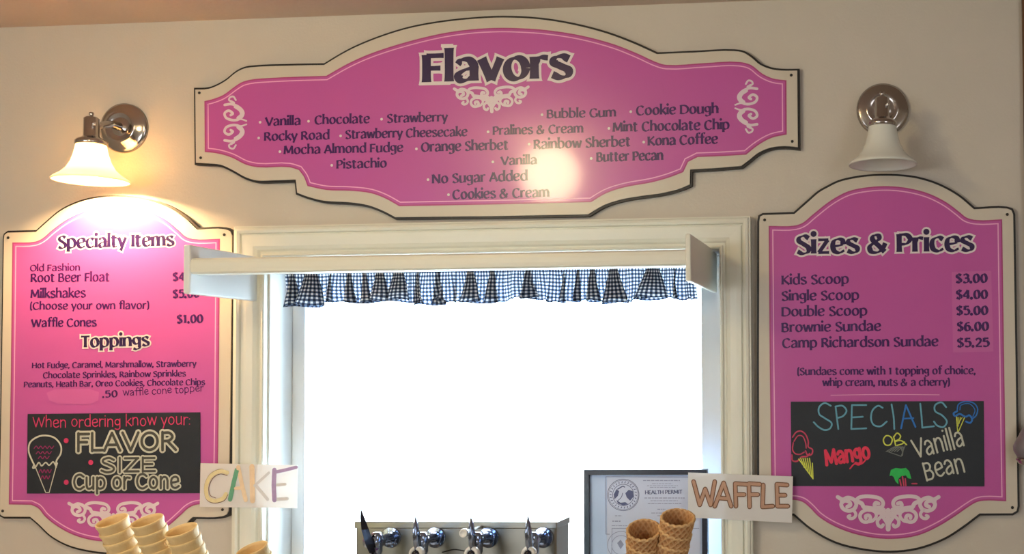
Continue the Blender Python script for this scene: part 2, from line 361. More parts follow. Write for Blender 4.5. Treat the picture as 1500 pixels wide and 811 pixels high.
def text(mb, s, p0, p1, cap, y, wt=.14, lo=.30, flare=.30, extra=0.0, chalk=False, jit=0.0, nib=math.radians(18)):
    """s runs along the baseline from photo spot p0 to p1, cap = capital height in photo pixels"""
    A = W(p0[0], p0[1], y); B = W(p1[0], p1[1], y); A = Vector((A.x, A.z)); B = Vector((B.x, B.z))
    T = W(p0[0], p0[1]-cap, y).z-W(p0[0], p0[1], y).z; h = T/.70
    tot = sum(G[c][0] for c in s)-.06; d = (B-A)/tot; up = Vector((-d.y, d.x)).normalized()*h
    u = 0
    for c in s:
        adv, st = G[c]
        jv = random.uniform(-jit, jit)
        for k, pts in st:
            q = [A+d*(u+p[0]-.02)+up*(p[1]+jv) for p in pts]
            e = extra
            if k == '.': dot(mb, q[0].x, q[0].y, wt*h*.58+e/2, y); continue
            if k == 'c': q = catmull(q)
            if k == 'o': q = catmull(q, True, 3)
            ex = e*.5 if extra else (wt*h*.2 if chalk else 0)
            if k == 't': ribbon(mb, q, wt*h*.35+e, y, ext=ex); continue
            if chalk: ribbon(mb, q, wt*h+e, y, ext=ex)
            elif e:
                # the outline follows the letter at an even distance
                ribbon(mb, q, wt*h*1.0+e, y, nib, max(lo, .62), flare*.6, .05*h, ex)
            else: ribbon(mb, q, wt*h, y, nib, lo, (flare if k == 'l' else flare*.5)*(.5 if wt > .2 and lo < .3 else 1), .07*h, ex)
            if chalk:
                for z in (q[0], q[-1]): dot(mb, z.x, z.y, (wt*h*.5+e/2)*.98, y)
        u += adv
def draw(mb, pts, wpx, y, smooth=True, closed=False, nib=None, lo=1, flare=0, caps=True):
    q = [Vector((W(a, b, y).x, W(a, b, y).z)) for a, b in pts]
    if smooth: q = catmull(q, closed)
    w = wpx/615
    if smooth or len(q) == 2: ribbon(mb, q, w, y, nib, lo, flare, .01)
    else:
        for a, b in zip(q, q[1:]): ribbon(mb, [a, b], w, y)
        for a in q[1:-1]: dot(mb, a.x, a.y, w*.5, y)
    if caps:
        for z in (q[0], q[-1]): dot(mb, z.x, z.y, w*.49, y)

# ------------------------------------------------------------------ room shell
XL, XR, YB, YW, ZC = -3.3, 1.7, -4.6, .16, 2.503
ox0, ox1 = W(393, 520).x, W(1057, 520).x
oz1 = W(720, 371).z; oz0 = 1.02
def wall_with_hole():
    mb = MB()
    for a, b in (((XL, 0, 0), (ox0, YW, ZC)), ((ox1, 0, 0), (XR, YW, ZC)), ((ox0, 0, oz1), (ox1, YW, ZC)), ((ox0, 0, 0), (ox1, YW, oz0))): mb.box(a, b)
    return mb
struct(wall_with_hole().build('wall_back', 'wall'))
struct(MB().box((XL-.1, YB-.1, -.1), (XR+.1, YW, 0)).build('floor', 'floor'))
struct(MB().box((XL-.1, YB-.1, ZC), (XR+.1, YW, ZC+.1)).build('ceiling', 'ceiling'))
struct(MB().box((XL-.1, YB, 0), (XL, YW, ZC)).build('wall_left', 'wall'))
struct(MB().box((XR, YB, 0), (XR+.1, YW, ZC)).build('wall_right', 'wall'))
struct(MB().box((XL-.1, YB-.1, 0), (XR+.1, YB, ZC)).build('wall_front', 'wall'))
struct(MB().box((-12, YW, -.12), (12, 20, -.02)).build('ground', 'ground'))
tx = W(1497, 60).x
struct(MB().box((tx, -.02, 0), (tx+.09, 0, ZC)).build('trim_1', 'wood', bevel=.003))

# window casing: a moulded profile mitred round left, head and right
prof = [(0, 0), (0, .020), (.003, .023), (.006, .022), (.007, .017), (.012, .017), (.016, .022), (.024, .026), (.036, .028), (.046, .0285),
        (.0475, .024), (.0495, .024), (.051, .030), (.056, .0325), (.061, .031), (.063, .027), (.066, .026), (.066, 0)]
prof = [(t*(1.07 if t < .03 else 1.14), h) for t, h in prof]; mb = MB(); zb = oz0-.05
vs = []
for (t, h) in prof:
    vs += [(ox0-t, -h, zb), (ox0-t, -h, oz1+t), (ox1+t, -h, oz1+t), (ox1+t, -h, zb)]
n = len(prof)
mb.add(vs, [(i*4+k, (i+1)*4+k, (i+1)*4+k+1, i*4+k+1) for i in range(n-1) for k in range(3)])
cas = struct(mb.build('trim_2', 'trim', auto=True))
# stool (sill board) under the opening
struct(MB().box((ox0-.08, -.06, oz0-.03), (ox1+.08, .10, oz0)).build('trim_3', 'trim', bevel=.006))
# window: lining, sash frame, glass
win = struct(MB().box((ox0, .0, oz0), (ox0+.004, .155, oz1)).box((ox1-.004, 0, oz0), (ox1, .155, oz1)).box((ox0, 0, oz1-.004), (ox1, .155, oz1)).build('window_1', 'jamb'))
SY = .10
gx0, gx1 = W(446, 520, SY).x, W(1027, 520, SY).x; gz1 = oz1-.035; gz0 = oz0+.05
for nm, a, b in (('sash_stile', (ox0+.004, SY, oz0), (gx0, SY+.035, oz1-.004)), ('sash_stile', (gx1, SY, oz0), (ox1-.004, SY+.035, oz1-.004)),
                 ('sash_rail', (gx0, SY, gz1), (gx1, SY+.035, oz1-.004)), ('sash_rail', (gx0, SY, oz0), (gx1, SY+.035, gz0))):
    MB().box(a, b).build(nm, 'jamb', win, bevel=.003)
MB().box((gx0-.005, SY+.015, gz0-.005), (gx1+.005, SY+.019, gz1+.005)).build('pane', 'glass', win)

# ------------------------------------------------------------------ menu boards
YF = -.016      # front of the cream face
def ornament(mb, cx, cy, hw, y, rot=0.0, w=4.0):
    """scrollwork, drawn once for the right half and mirrored"""
    H = [([(222, 3), (200, 14), (178, 6), (152, 14), (140, 34), (150, 56), (174, 64), (198, 54), (206, 34), (192, 20), (172, 24), (166, 38), (180, 46)], 1.25),
         ([(206, 34), (208, 10), (222, 3)], .9),
         ([(144, 22), (128, 6), (100, 0), (66, 2), (36, 10), (22, 28), (28, 46), (48, 50), (60, 40), (54, 28), (42, 32)], 1.2),
         ([(144, 22), (118, 30), (108, 46), (92, 58), (70, 60), (48, 72), (24, 70), (8, 84)], 1.35),
         ([(92, 58), (116, 70), (124, 90), (112, 110), (90, 112), (78, 98), (84, 84), (98, 86), (98, 96)], 1.15),
         ([(60, 62), (52, 86), (66, 106), (84, 112)], 1.0),
         ([(8, 84), (28, 88), (46, 106), (44, 126), (30, 134), (22, 126)], 1.1),
         ([(0, 145), (5, 120), (18, 98), (30, 84)], 1.1), ([(0, 62), (0, 144)], 1.6),
         ([(154, 58), (142, 78), (150, 94), (166, 98), (176, 90), (168, 84)], 1.0), ([(20, 60), (60, 56), (100, 50)], 1.5)]
    ca, sa = math.cos(rot), math.sin(rot)
    for pts, f in H:
        for sg in (1, -1):
            q = []
            for a, b in pts:
                u, v = sg*a/225*hw, (b-72)/225*hw
                q.append((cx+u*ca-v*sa, cy+u*sa+v*ca))
            draw(mb, q, w*f, y, True)
def small_ornament(mb, cx, cy, hh, y, w, mir=1):
    for s in (1, -1):
        for pts, f in (([(-2.5, 33), (1, 38), (6, 37), (7.5, 33), (3, 31)], .9), ([(5, 31), (0, 29), (3, 27), (10, 27), (14, 25.5)], 1.0),
                       ([(14, 26), (3, 27), (-8, 22), (-13.5, 14.5), (-10, 7), (0, 3.5), (11, 6.5), (14, 13.5), (8, 17.5), (2, 13.5), (5, 11)], 1.3),
                       ([(-1, 23), (-8, 18), (-10, 12), (-5, 7)], 1.2), ([(-18, 2.5), (-10, 5), (-4, 3)], .8)):
            draw(mb, [(cx+mir*a/38*hh, cy-s*b/38*hh) for a, b in pts], w*f, y, True)

def sign(label, outer, inner, screws, base):
    o = W(base[0], base[1]); root = thing('menu_board', label, 'sign', (o.x, 0, o.z))
    out = P2(soften(outer), YF)
    MB().plate(out, YF+.003, -.0005).build('backing', 'black', root, label='black backing board showing as a dark edge')
    MB().plate(inset(out, .0054), YF, YF+.003).build('cream_face', 'cream', root)
    inn = P2(soften(inner), YF)
    MB().sheet(inn, YF-.0003).build('border_rim', 'pinkrim', root)
    MB().sheet(inset(inn, .0035), YF-.0006).build('pink_field', 'pink', root)
    a = inset(inn, .0085); b = inset(inn, .0112); k = len(a); m = MB()
    m.add([(p[0], YF-.0008, p[1]) for p in a]+[(p[0], YF-.0008, p[1]) for p in b], [(i, (i+1) % k, (i+1) % k+k, i+k) for i in range(k)])
    m.build('border_line', 'pinkline', root)
    for s in screws:
        p = W(s[0], s[1], YF); MB().lathe([(.0001, -.0022), (.0022, -.002), (.0034, -.001), (.0036, 0)], 12, (p.x, YF, p.z), 'y').build('screw', 'black', root, smooth=True)
    return root
Y1, Y2, Y3 = YF-.0010, YF-.0014, YF-.0018

flav_out = [(283, 128), (305, 127), (318, 122), (330, 115), (345, 103), (358, 97), (372, 95), (420, 93), (474, 92), (497, 78), (520, 66), (560, 50), (600, 38), (650, 29), (700, 24), (737, 22.5), (790, 25), (840, 33), (890, 46), (930, 61), (963, 76), (1020, 73.5), (1075, 71.5), (1090, 74), (1103, 82), (1115, 92), (1130, 98), (1145, 100), (1171, 100),
            (1172, 219), (1150, 217), (1130, 219), (1113, 226), (1100, 236), (1087, 246), (1050, 249), (1014, 251), (1013.5, 272), (997, 279), (969, 286), (940, 290), (911, 295), (886, 303), (862, 317), (720, 319.5), (578, 321), (561, 312), (537, 303), (510, 299), (475, 297), (450, 291), (432.5, 284.5), (430.5, 266), (400, 267), (374.5, 267), (358, 262), (340, 252), (322, 244), (300, 242), (284, 241)]
flav_in = [(299.5, 148), (312, 145), (327, 139), (345, 126), (355, 120), (368, 116.5), (390, 114.5), (430, 112.5), (478, 111), (510, 93), (540, 79.5), (585, 64.5), (645, 49.5), (690, 43), (733, 40.7), (765, 41.5), (800, 44), (850, 51.7), (900, 65), (933, 78), (967, 93), (977, 95), (1030, 92.5), (1083, 90.7), (1100, 95), (1117, 108), (1133, 115), (1152, 117.5),
           (1152.5, 197), (1130, 202), (1110, 213), (1093, 226.5), (1060, 228.5), (1022, 230), (1008, 237), (1001, 252), (980, 260), (955, 267), (914, 274.5), (888, 283), (866, 296), (720, 299.5), (585, 302), (564, 290.4), (543.6, 283), (512.6, 279.4), (478, 278.2), (450.5, 272.5), (445, 258.7), (438, 249), (424, 245), (378, 245), (360, 241), (340, 231), (320, 225), (300, 222.5)]
left_out = [(2.7, 350), (4, 342), (10, 337.5), (51.6, 336.5), (66.6, 323), (86.6, 306.6), (110, 295), (133, 288.5), (160, 285.5), (186, 286), (220, 291.5), (250, 302), (273, 317), (290, 333), (330, 332.5), (339, 336), (342.5, 344), (341.5, 450), (340, 600),
            (337.5, 748), (334, 755.5), (325, 759), (283, 760), (262, 780), (235, 796), (200, 808), (163, 812), (126, 808), (97, 800), (72, 786), (54, 769), (43, 759.6), (5, 759.5), (-2, 756), (-3.5, 748), (-1, 600)]
left_in = [(18.3, 355), (52, 353.5), (62, 349), (76.6, 336.6), (100, 320), (126.5, 308.5), (156.5, 303), (186.5, 303), (216.5, 309), (243, 321.6), (263, 338), (272, 346), (282, 349.5), (322.3, 349.5),
           (320.5, 600), (318.5, 738), (287, 739), (276, 744), (265, 754), (245, 771), (215, 785), (190, 791), (163, 793), (136, 791), (110, 784), (85, 771), (66, 756), (56, 744), (46, 739), (13, 738.5), (16, 550)]
right_out = [(1109, 325), (1110.5, 315), (1117, 311.5), (1162.5, 310), (1183, 292), (1198, 279), (1212, 271), (1227.6, 263.5), (1250, 258), (1272, 255), (1298, 254), (1324, 255.2), (1346, 258.5), (1375.7, 268), (1405, 284), (1428, 303), (1475, 302), (1484, 305), (1487.5, 314),
             (1491, 530), (1494, 741), (1492, 750), (1484, 754.8), (1436, 755), (1410.7, 774), (1384, 790.6), (1344, 805), (1304, 809.5), (1264, 806), (1223.6, 796), (1187, 776), (1162, 755), (1120, 755), (1112, 752), (1109, 744), (1108.5, 530)]
right_in = [(1126, 330.7), (1165, 330), (1176, 326), (1190, 314.5), (1217.7, 293), (1242.5, 280), (1272, 274), (1301.7, 272.5), (1331, 275.5), (1361, 283.5), (1386.8, 296.5), (1405, 310), (1416, 318.5), (1430, 322), (1468, 321),
            (1471, 530), (1474, 733.8), (1441, 733), (1431, 735), (1418, 742.5), (1400.7, 754.5), (1374, 771), (1344, 784), (1307, 789), (1270.4, 786), (1230, 774), (1200, 757), (1186, 743), (1176, 735), (1165, 732), (1130, 732), (1127.5, 530)]

# --- flavours board
fb = sign('wide pink flavors menu board with scalloped cream edge above the window', flav_out, flav_in, [(292, 136), (294, 231), (1159, 110), (1160.5, 207)], (728, 320))
m = MB(); text(m, 'Flavors', (620, 120.5), (835, 113.5), 40, Y1, wt=.235, extra=.0125); ribbon(m, P2([(614, 122.5), (660, 121.5)], Y1), .009, Y1)
ribbon(m, P2([(614, 79.5), (640, 79)], Y1), .008, Y1); ribbon(m, P2([(646, 67), (664, 66.5)], Y1), .008, Y1); m.build('title_outline', 'letterwhite', fb)
m = MB(); text(m, 'Flavors', (620, 120.5), (835, 113.5), 40, Y2, wt=.235, lo=.28); m.build('title_lettering', 'navy', fb)
m = MB(); m2 = MB()
for s, a, b, cap, bul in (
    ('Vanilla', (389, 184), (440, 182.7), 12, (381, 179)), ('Chocolate', (461, 181.8), (541, 180), 12, (452, 177.5)), ('Strawberry', (567, 179.6), (655, 177.5), 12, (559, 174.5)),
    ('Bubble Gum', (801, 173), (902, 170.5), 12, (794, 168)), ('Cookie Dough', (932, 168.5), (1052, 165.5), 13, (924, 163.5)),
    ('Rocky Road', (387, 206), (482, 203.8), 12, (379, 202)), ('Strawberry Cheesecake', (506, 203), (684, 199), 12, (499, 199)), ('Pralines & Cream', (722, 197.5), (854, 194), 12, (715, 193)),
    ('Mint Chocolate Chip', (898, 192.8), (1068, 189), 13, (892, 188)), ('Mocha Almond Fudge', (416, 225.7), (590, 222), 12, (410, 222)), ('Orange Sherbet', (617, 222), (744, 218.8), 13, (610, 218)),
    ('Rainbow Sherbet', (782, 218), (923, 213.8), 13, (775, 211)), ('Kona Coffee', (949, 213), (1051, 210), 13, (943, 208)), ('Pistachio', (493, 246.8), (566, 245), 12, (486, 242)),
    ('Vanilla', (734, 241.5), (786, 240), 12, (722, 237)), ('Butter Pecan', (874, 236.5), (971, 234), 13, (866, 232)), ('No Sugar Added', (633, 268.5), (772, 264), 13, (627, 263)),
    ('Cookies & Cream', (663, 291.5), (804, 288), 13, (657, 285))):
    m = MB(); text(m, s, a, b, cap, Y1, wt=.18, lo=.34); m.build('lettering', 'purple', fb)
    m = MB(); p = W(*bul, Y1); dot(m, p.x, p.z, .0034, Y1); m.build('bullet_point', 'letterwhite', fb)
m = MB(); ornament(m, 720, 145.5, 55, Y1, -.025, 3.5); m.build('scroll_ornament', 'ornament', fb)
m = MB(); small_ornament(m, 343, 179.5, 38, Y1, 3.1, -1); m.build('scroll_ornament', 'ornament', fb)
m = MB(); small_ornament(m, 1095, 156, 38, Y1, 3.1, 1); m.build('scroll_ornament', 'ornament', fb)

# --- price board
rb = sign('tall pink sizes and prices board under the unlit wall lamp', right_out, right_in, [(1120, 322), (1475.5, 314), (1483, 743)], (1300, 809))
m = MB(); text(m, 'Sizes & Prices', (1167, 371.5), (1425, 367), 26, Y1, wt=.21, extra=.0085); m.build('title_outline', 'letterwhite', rb)
m = MB(); text(m, 'Sizes & Prices', (1167, 371.5), (1425, 367), 26, Y2, wt=.21, lo=.28); m.build('title_lettering', 'navy', rb)
MB().sheet(P2([(1394, 398), (1452, 396.5), (1455, 514.5), (1396, 516)], Y1), Y1).build('price_patch', 'patch', rb)
m = MB()
for s, a, b, cap in (('Kids Scoop', (1145, 416.5), (1243, 415), 13), ('Single Scoop', (1145, 440), (1258, 438.6), 13), ('Double Scoop', (1145, 463), (1270, 461.5), 13), ('Brownie Sundae', (1145, 486), (1290, 484), 13),
                     ('Camp Richardson Sundae', (1146, 509), (1374, 506.5), 13), ('(Sundaes come with 1 topping of choice,', (1168, 549), (1429, 547.5), 10), ('whip cream, nuts & a cherry)', (1205, 565), (1391, 564.5), 10)):
    m = MB(); text(m, s, a, b, cap, Y1, wt=.175, lo=.38); m.build('lettering', 'purple', rb)
for s, y0, x0, x1 in (('$3.00', 414, 1400, 1446), ('$4.00', 437.6, 1400.5, 1446.5), ('$5.00', 461, 1401, 1447), ('$6.00', 484.3, 1402, 1448), ('$5.25', 508, 1402, 1449)):
    m = MB(); text(m, s, (x0, y0), (x1, y0-.6), 13, Y2, wt=.21, lo=.34); m.build('lettering', 'purple', rb)
m = MB(); draw(m, [(1217, 578.5), (1300, 577.5), (1376, 578)], .8, Y1); m.build('seam_line', 'pinkline', rb)
m = MB(); ornament(m, 1301, 750.5, 75, Y1, 0, 4.5); m.build('scroll_ornament', 'ornament', rb)
ch = MB().plate(P2([(1158.5, 588), (1441, 587), (1442, 712), (1159.5, 711.5)], Y1), Y1-.0012, Y1).build('chalkboard_panel', 'slate', rb, label='black chalkboard panel with a specials list in coloured chalk')
YC = Y1-.0016
m = MB()
draw(m, [(1217, 594), (1208, 590), (1200, 596), (1200, 606), (1208, 612), (1218, 619), (1216, 627), (1208, 629.5), (1199, 625), (1192, 618)], 2.4, YC)
for pts in ([(1224, 595), (1226, 612), (1228, 628)], [(1224, 595), (1234, 594), (1240, 601), (1235, 609), (1226, 612)], [(1269, 593), (1248, 593), (1247, 628), (1269, 627)], [(1249, 611), (1264, 610)]): draw(m, pts, 2.4, YC, len(pts) in (3, 5) and pts[0][0] == 1224)
draw(m, [(1293, 597), (1286, 594), (1278, 601), (1276, 613), (1280, 622), (1290, 624), (1299, 617)], 2.4, YC); draw(m, [(1306, 592), (1309, 610), (1310, 628)], 2.4, YC)
m.build('chalk_writing', 'chalkblue', ch); m = MB()
draw(m, [(1348, 591), (1350, 610), (1351, 626), (1368, 624)], 2.4, YC, False)
draw(m, [(1386, 596), (1379, 589), (1370, 593), (1370, 602), (1380, 608), (1387, 617), (1382, 625), (1373, 623), (1368, 617)], 2.4, YC)
m.build('chalk_writing', 'chalkblue', ch)
m = MB(); draw(m, [(1320, 627), (1327, 593), (1341, 625)], 2.5, YC, False); draw(m, [(1323, 613), (1338, 612)], 2.2, YC); m.build('chalk_writing', 'chalkdeep', ch); m = MB()
draw(m, [(1402, 602), (1404, 592), (1414, 587.8), (1426, 590), (1432, 598), (1430, 608), (1423, 614)], 1.8, YC); draw(m, [(1406, 600), (1408, 593), (1420, 591), (1428, 600), (1425, 610)], 1.3, YC)
draw(m, [(1402, 602), (1397, 605), (1399, 609), (1406, 606), (1414, 610), (1420, 608), (1424, 614), (1421, 619), (1415, 617)], 2.6, YC); m.build('chalk_drawing', 'chalkdeep', ch)
m = MB()
draw(m, [(1401, 610), (1403, 634), (1413, 611)], 1.3, YC, False)
for k in range(4): draw(m, [(1402+k*2.5, 611), (1402.5+k*1.2, 628-k*4)], 1, YC)
m.build('chalk_drawing', 'chalkyellow', ch); m = MB()
draw(m, [(1298, 638), (1294, 644), (1297, 651), (1304, 651), (1307, 644), (1304, 639)], 1.9, YC, True, True); draw(m, [(1309, 639), (1312, 652)], 1.9, YC)
draw(m, [(1309, 640), (1314, 634), (1319, 638), (1317, 643), (1311, 646), (1320, 645), (1328, 651)], 1.9, YC); draw(m, [(1314, 652), (1321, 650), (1325, 647)], 1.7, YC)
m.build('chalk_writing', 'chalkyellow', ch); m = MB()
draw(m, [(1170, 672), (1191, 701), (1190, 678)], 1.5, YC, False)
for k in range(5): draw(m, [(1173+k*3.2, 671), (1178+k*2.8, 684+k*3.5)], 1.6, YC)
m.build('chalk_drawing', 'chalkyellow', ch)
m = MB(); text(m, 'Mango', (1210, 680), (1275, 671), 21, YC, wt=.15, chalk=True, jit=.03); draw(m, [(1270, 671), (1262, 679), (1252, 679), (1245, 686)], 2, YC); m.build('chalk_writing', 'chalkred', ch)
m = MB(); text(m, 'Vanilla', (1341, 671), (1414, 653), 26, YC, wt=.075, chalk=True, jit=.04); m.build('chalk_writing', 'chalkwhite', ch)
m = MB(); text(m, 'Bean', (1356, 703), (1414, 689), 26, YC, wt=.075, chalk=True, jit=.04); m.build('chalk_writing', 'chalkwhite', ch)
m = MB()
for k in range(5): draw(m, [(1298+k*4, 661), (1311+k*3, 654), (1322, 655+k*3)], 1.3, YC)
draw(m, [(1300, 661), (1320, 668), (1326, 652)], 1.2, YC, False); m.build('chalk_drawing', 'chalkgrey', ch)
m = MB(); m.sheet(P2([(1303, 697), (1305, 688), (1312, 685), (1320, 686), (1327, 685), (1332, 690), (1335, 701), (1330, 700), (1327, 696), (1320, 697), (1316, 701), (1316, 709), (1312, 705), (1309, 698), (1306, 696)], YC), YC); m.build('chalk_drawing', 'chalkgreen', ch)
m = MB()
for a in ([(1318, 702), (1320, 711)], [(1322, 698), (1324, 711)], [(1326, 701), (1327, 711)], [(1336, 708), (1343, 708)]): draw(m, a, 2, YC)
m.build('chalk_drawing', 'chalkrose', ch)
m = MB()
draw(m, [(1161, 640), (1166, 633), (1173, 631), (1180, 636), (1184, 646), (1184, 654), (1190, 658), (1189, 665), (1183, 666), (1180, 660)], 2, YC); draw(m, [(1163, 646), (1169, 638), (1176, 639), (1180, 648), (1181, 656)], 1.6, YC)
draw(m, [(1162, 648), (1161, 658), (1165, 664), (1172, 665), (1178, 662)], 1.8, YC); draw(m, [(1160, 666), (1161, 674), (1168, 675), (1174, 669), (1182, 668), (1186, 664)], 2.2, YC); m.build('chalk_drawing', 'chalkrose', ch)

# --- specialty board
lb = sign('tall pink specialty items board under the lit wall lamp', left_out, left_in, [(12, 348), (328.5, 343.5), (4, 748), (326, 746)], (163, 811))
for s_, a_, b_, c_ in (('Specialty Items', (85, 363.5), (254, 359.5), 17.5), ('Toppings', (119, 508.5), (218, 506), 16.5)):
    m = MB(); text(m, s_, a_, b_, c_, Y1, wt=.2, extra=.0075); m.build('title_outline', 'letterwhite', lb)
    m = MB(); text(m, s_, a_, b_, c_, Y2, wt=.2, lo=.28); m.build('title_lettering', 'navy', lb)
m = MB()
for s, a, b, cap in (('Old Fashion', (44, 397), (117, 396), 9), ('Root Beer Float', (45, 413), (160, 411.5), 12), ('Milkshakes', (45, 436), (125, 435), 12), ('(Choose your own flavor)', (44, 453), (218, 452), 10),
                     ('Waffle Cones', (46, 478.5), (141, 477.5), 11), ('Hot Fudge, Caramel, Marshmallow, Strawberry', (47, 539), (287, 536.5), 8), ('Chocolate Sprinkles, Rainbow Sprinkles', (63, 553.5), (272, 551), 8),
                     ('Peanuts, Heath Bar, Oreo Cookies, Chocolate Chips', (35, 567), (300, 563.5), 8)):
    m = MB(); text(m, s, a, b, cap, Y1, wt=.17, lo=.42); m.build('lettering', 'purple', lb)
for s, a, b, cap in (('$4.00', (253, 411), (293, 410), 12), ('$5.00', (253, 436), (292, 435), 12), ('$1.00', (259, 473), (297, 472), 12), ('.50', (150, 582), (172, 581), 10)): m = MB(); text(m, s, a, b, cap, Y1, wt=.2, lo=.36); m.build('lettering', 'purple', lb)
m = MB(); text(m, 'waffle cone topper', (180, 579.5), (298, 573), 9, Y1, wt=.085, chalk=True, jit=.05); m.build('handwriting', 'purple', lb)
MB().sheet(P2([(68, 575), (80, 570), (130, 569), (145, 574), (144, 586), (132, 592), (85, 591), (72, 586)], Y1), Y1).build('worn_patch', 'patch', lb)
m = MB(); ornament(m, 166, 757, 66, Y1, 0, 4.0); m.build('scroll_ornament', 'ornament', lb)
ch = MB().plate(P2([(41, 606), (293.5, 603.5), (294, 722), (40, 722.5)], Y1), Y1-.0012, Y1).build('chalkboard_panel', 'slate', lb, label='black chalkboard panel asking for flavor size cup or cone')
m = MB(); text(m, 'When ordering know your:', (48, 626), (279, 621.5), 14, YC, wt=.075, chalk=True, jit=.05)
m.build('chalk_writing', 'chalkpink', ch)
for p in ((97, 645), (133, 677), (97, 706)): m = MB(); q = W(*p, YC); dot(m, q.x, q.z, .0065, YC); m.build('chalk_dot', 'chalkpink', ch)
L3 = [('FLAVOR', (112, 660.5), (257, 658.5), 26), ('SIZE', (147, 691.5), (227, 690.5), 21), ('Cup or Cone', (107, 716), (262, 714.5), 21)]
for wt, mm, yy in ((.26, 'chalkwhite', YC), (.11, 'chalkdark', YC-.0004)):
    for s, a, b, cap in L3: m = MB(); text(m, s, a, b, cap, yy, wt=wt, chalk=True); m.build('chalk_writing', mm, ch)
m = MB()
draw(m, [(52, 684), (46, 672), (42, 660), (44, 648), (54, 640), (66, 637.5), (80, 641), (89, 652), (89, 664), (83, 674), (82, 684)], 2.6, YC)
draw(m, [(50, 680), (48, 685), (52, 684), (57, 677), (61, 682), (67, 677), (72, 681), (78, 676), (82, 682), (84, 678)], 2.2, YC); draw(m, [(52, 684), (67, 721), (72, 721), (82, 684)], 1.4, YC, False)
m.build('chalk_drawing', 'chalkwhite', ch)
m = MB()
for k, yy in enumerate((655, 663, 670)): text(m, 'nuts'if k else 'sprinkles', (51+k*3, yy), (84-k*2, yy-.5), 5, YC, wt=.12, chalk=True) if False else draw(m, [(50+k*3+i*3.2, yy+(-2 if i % 2 else 1.5)) for i in range(10-2*k)], 1.3, YC)
m.build('chalk_drawing', 'chalkmagenta', ch); m = MB()
for k, yy in enumerate((690, 699)): draw(m, [(57+k*3+i*2.6, yy+(-2.5 if i % 2 else 2)) for i in range(8-2*k)], 1.4, YC)
m.build('chalk_drawing', 'chalkmagenta', ch)

# ------------------------------------------------------------------ wall lamps
def wall_lamp(px, py, lit, label):
    o = W(px, py); root = thing('wall_lamp', label, 'lamp', (o.x, 0, o.z))
    x, z = o.x, o.z
    MB().lathe([(.001, -.022), (.012, -.022), (.016, -.018), (.028, -.017), (.034, -.021), (.040, -.019), (.046, -.012), (.056, -.010), (.0625, -.006), (.063, 0)], 48, (x, 0, z), 'y').build('back_plate', 'nickel', root, smooth=True)
    ya = -.115
    MB().tube([(x, -.018, z), (x, -.05, z), (x, -.085, z-.012), (x, ya, z-.026)], [.011, .0085, .0085, .009], 20).build('arm', 'nickel', root, smooth=True)
    MB().lathe([(.001, .036), (.005, .035), (.006, .030), (.003, .026), (.012, .024), (.0165, .020), (.017, -.022), (.020, -.026), (.030, -.031), (.0345, -.036), (.0345, -.043), (.032, -.045)], 36, (x, ya, z-.022), 'z').build('socket', 'nickel', root, smooth=False if False else True)
    MB().lathe([(.0001, -.005), (.0042, -.0035), (.005, 0), (.0042, .0035), (.0001, .005)], 16, (x+.0125 if not lit else x+.016, ya-.012, z-.018), 'y').build('thumb_screw', 'chrome', root, smooth=True)
    k = 1.05 if lit else 1.0
    # bell shade, two walled
    po = [(.031, 0), (.033, -.010), (.036, -.022), (.041, -.036), (.050, -.050), (.062, -.060), (.074, -.067), (.0785, -.071)]
    pi = [(r-.0028, h) for r, h in po[::-1]]
    MB().lathe([(r*(1+(k-1)*(-h/.07)), h*1.27) for r, h in po]+[(.0775*k, -.0735*1.27)]+[(r*(1+(k-1)*(-h/.07)), h*1.27) for r, h in pi], 56, (x, ya, z-.062), 'z', closed=True).build('shade', 'opallit' if lit else 'opal', root, smooth=True, auto=True)
    MB().lathe([(.0001, .028), (.010, .026), (.012, .012), (.017, .004), (.021, -.012), (.019, -.026), (.011, -.035), (.0001, -.038)], 24, (x, ya, z-.092), 'z').build('bulb', 'bulbon' if lit else 'bulboff', root, smooth=True, auto=True)
    return root
wall_lamp(183, 188, True, 'lit wall lamp with glowing glass shade above the specialty board')
wall_lamp(1293, 161, False, 'unlit wall lamp with white bell shade above the price board')

# ------------------------------------------------------------------ valance frame over the window
YV, YVB = -.28, .066
vl0 = W(268, 395, YV); vr1 = W(1012, 380, YV); vl1 = W(278, 395, YV); vr0 = W(1004, 380, YV)
vt, vb = W(1008, 342, YV).z, W(1008, 411.5, YV).z
vtl, vbl = W(273, 358, YV).z, W(273, 430, YV).z
rt, rbm = W(700, 370, YV).z, W(700, 393.5, YV).z
root = thing('valance_frame', 'white wooden valance rail between two side panels over the window', 'shelf', (vl0.x, YV, vbl))
xr = max(vl0.x, ox0+.005)
MB().box((vl0.x, YV, vbl), (vl1.x, YVB, vtl)).build('side_panel', 'jamb', root, bevel=.004)
MB().box((vr0.x, YV, vb), (vr1.x, YVB, vt)).build('side_panel', 'trim', root, bevel=.003)
rp = [(YV+.008, rbm), (YV+.0035, rbm+.004), (YV+.002, rbm+.012), (YV+.002, rt-.012), (YV+.004, rt-.004), (YV+.010, rt), (YV+.045, rt), (YV+.045, rbm)]
mb = MB(); k = len(rp)
za = W(280, 375, YV).z-W(700, 370, YV).z; 
mb.add([(vl1.x, a, b) for a, b in rp]+[(vr0.x, a, b) for a, b in rp], [(i, i+k, (i+1) % k+k, (i+1) % k) for i in range(k)]+[tuple(range(k)), tuple(range(2*k-1, k-1, -1))])
mb.build('rail', 'trim', root, auto=True)

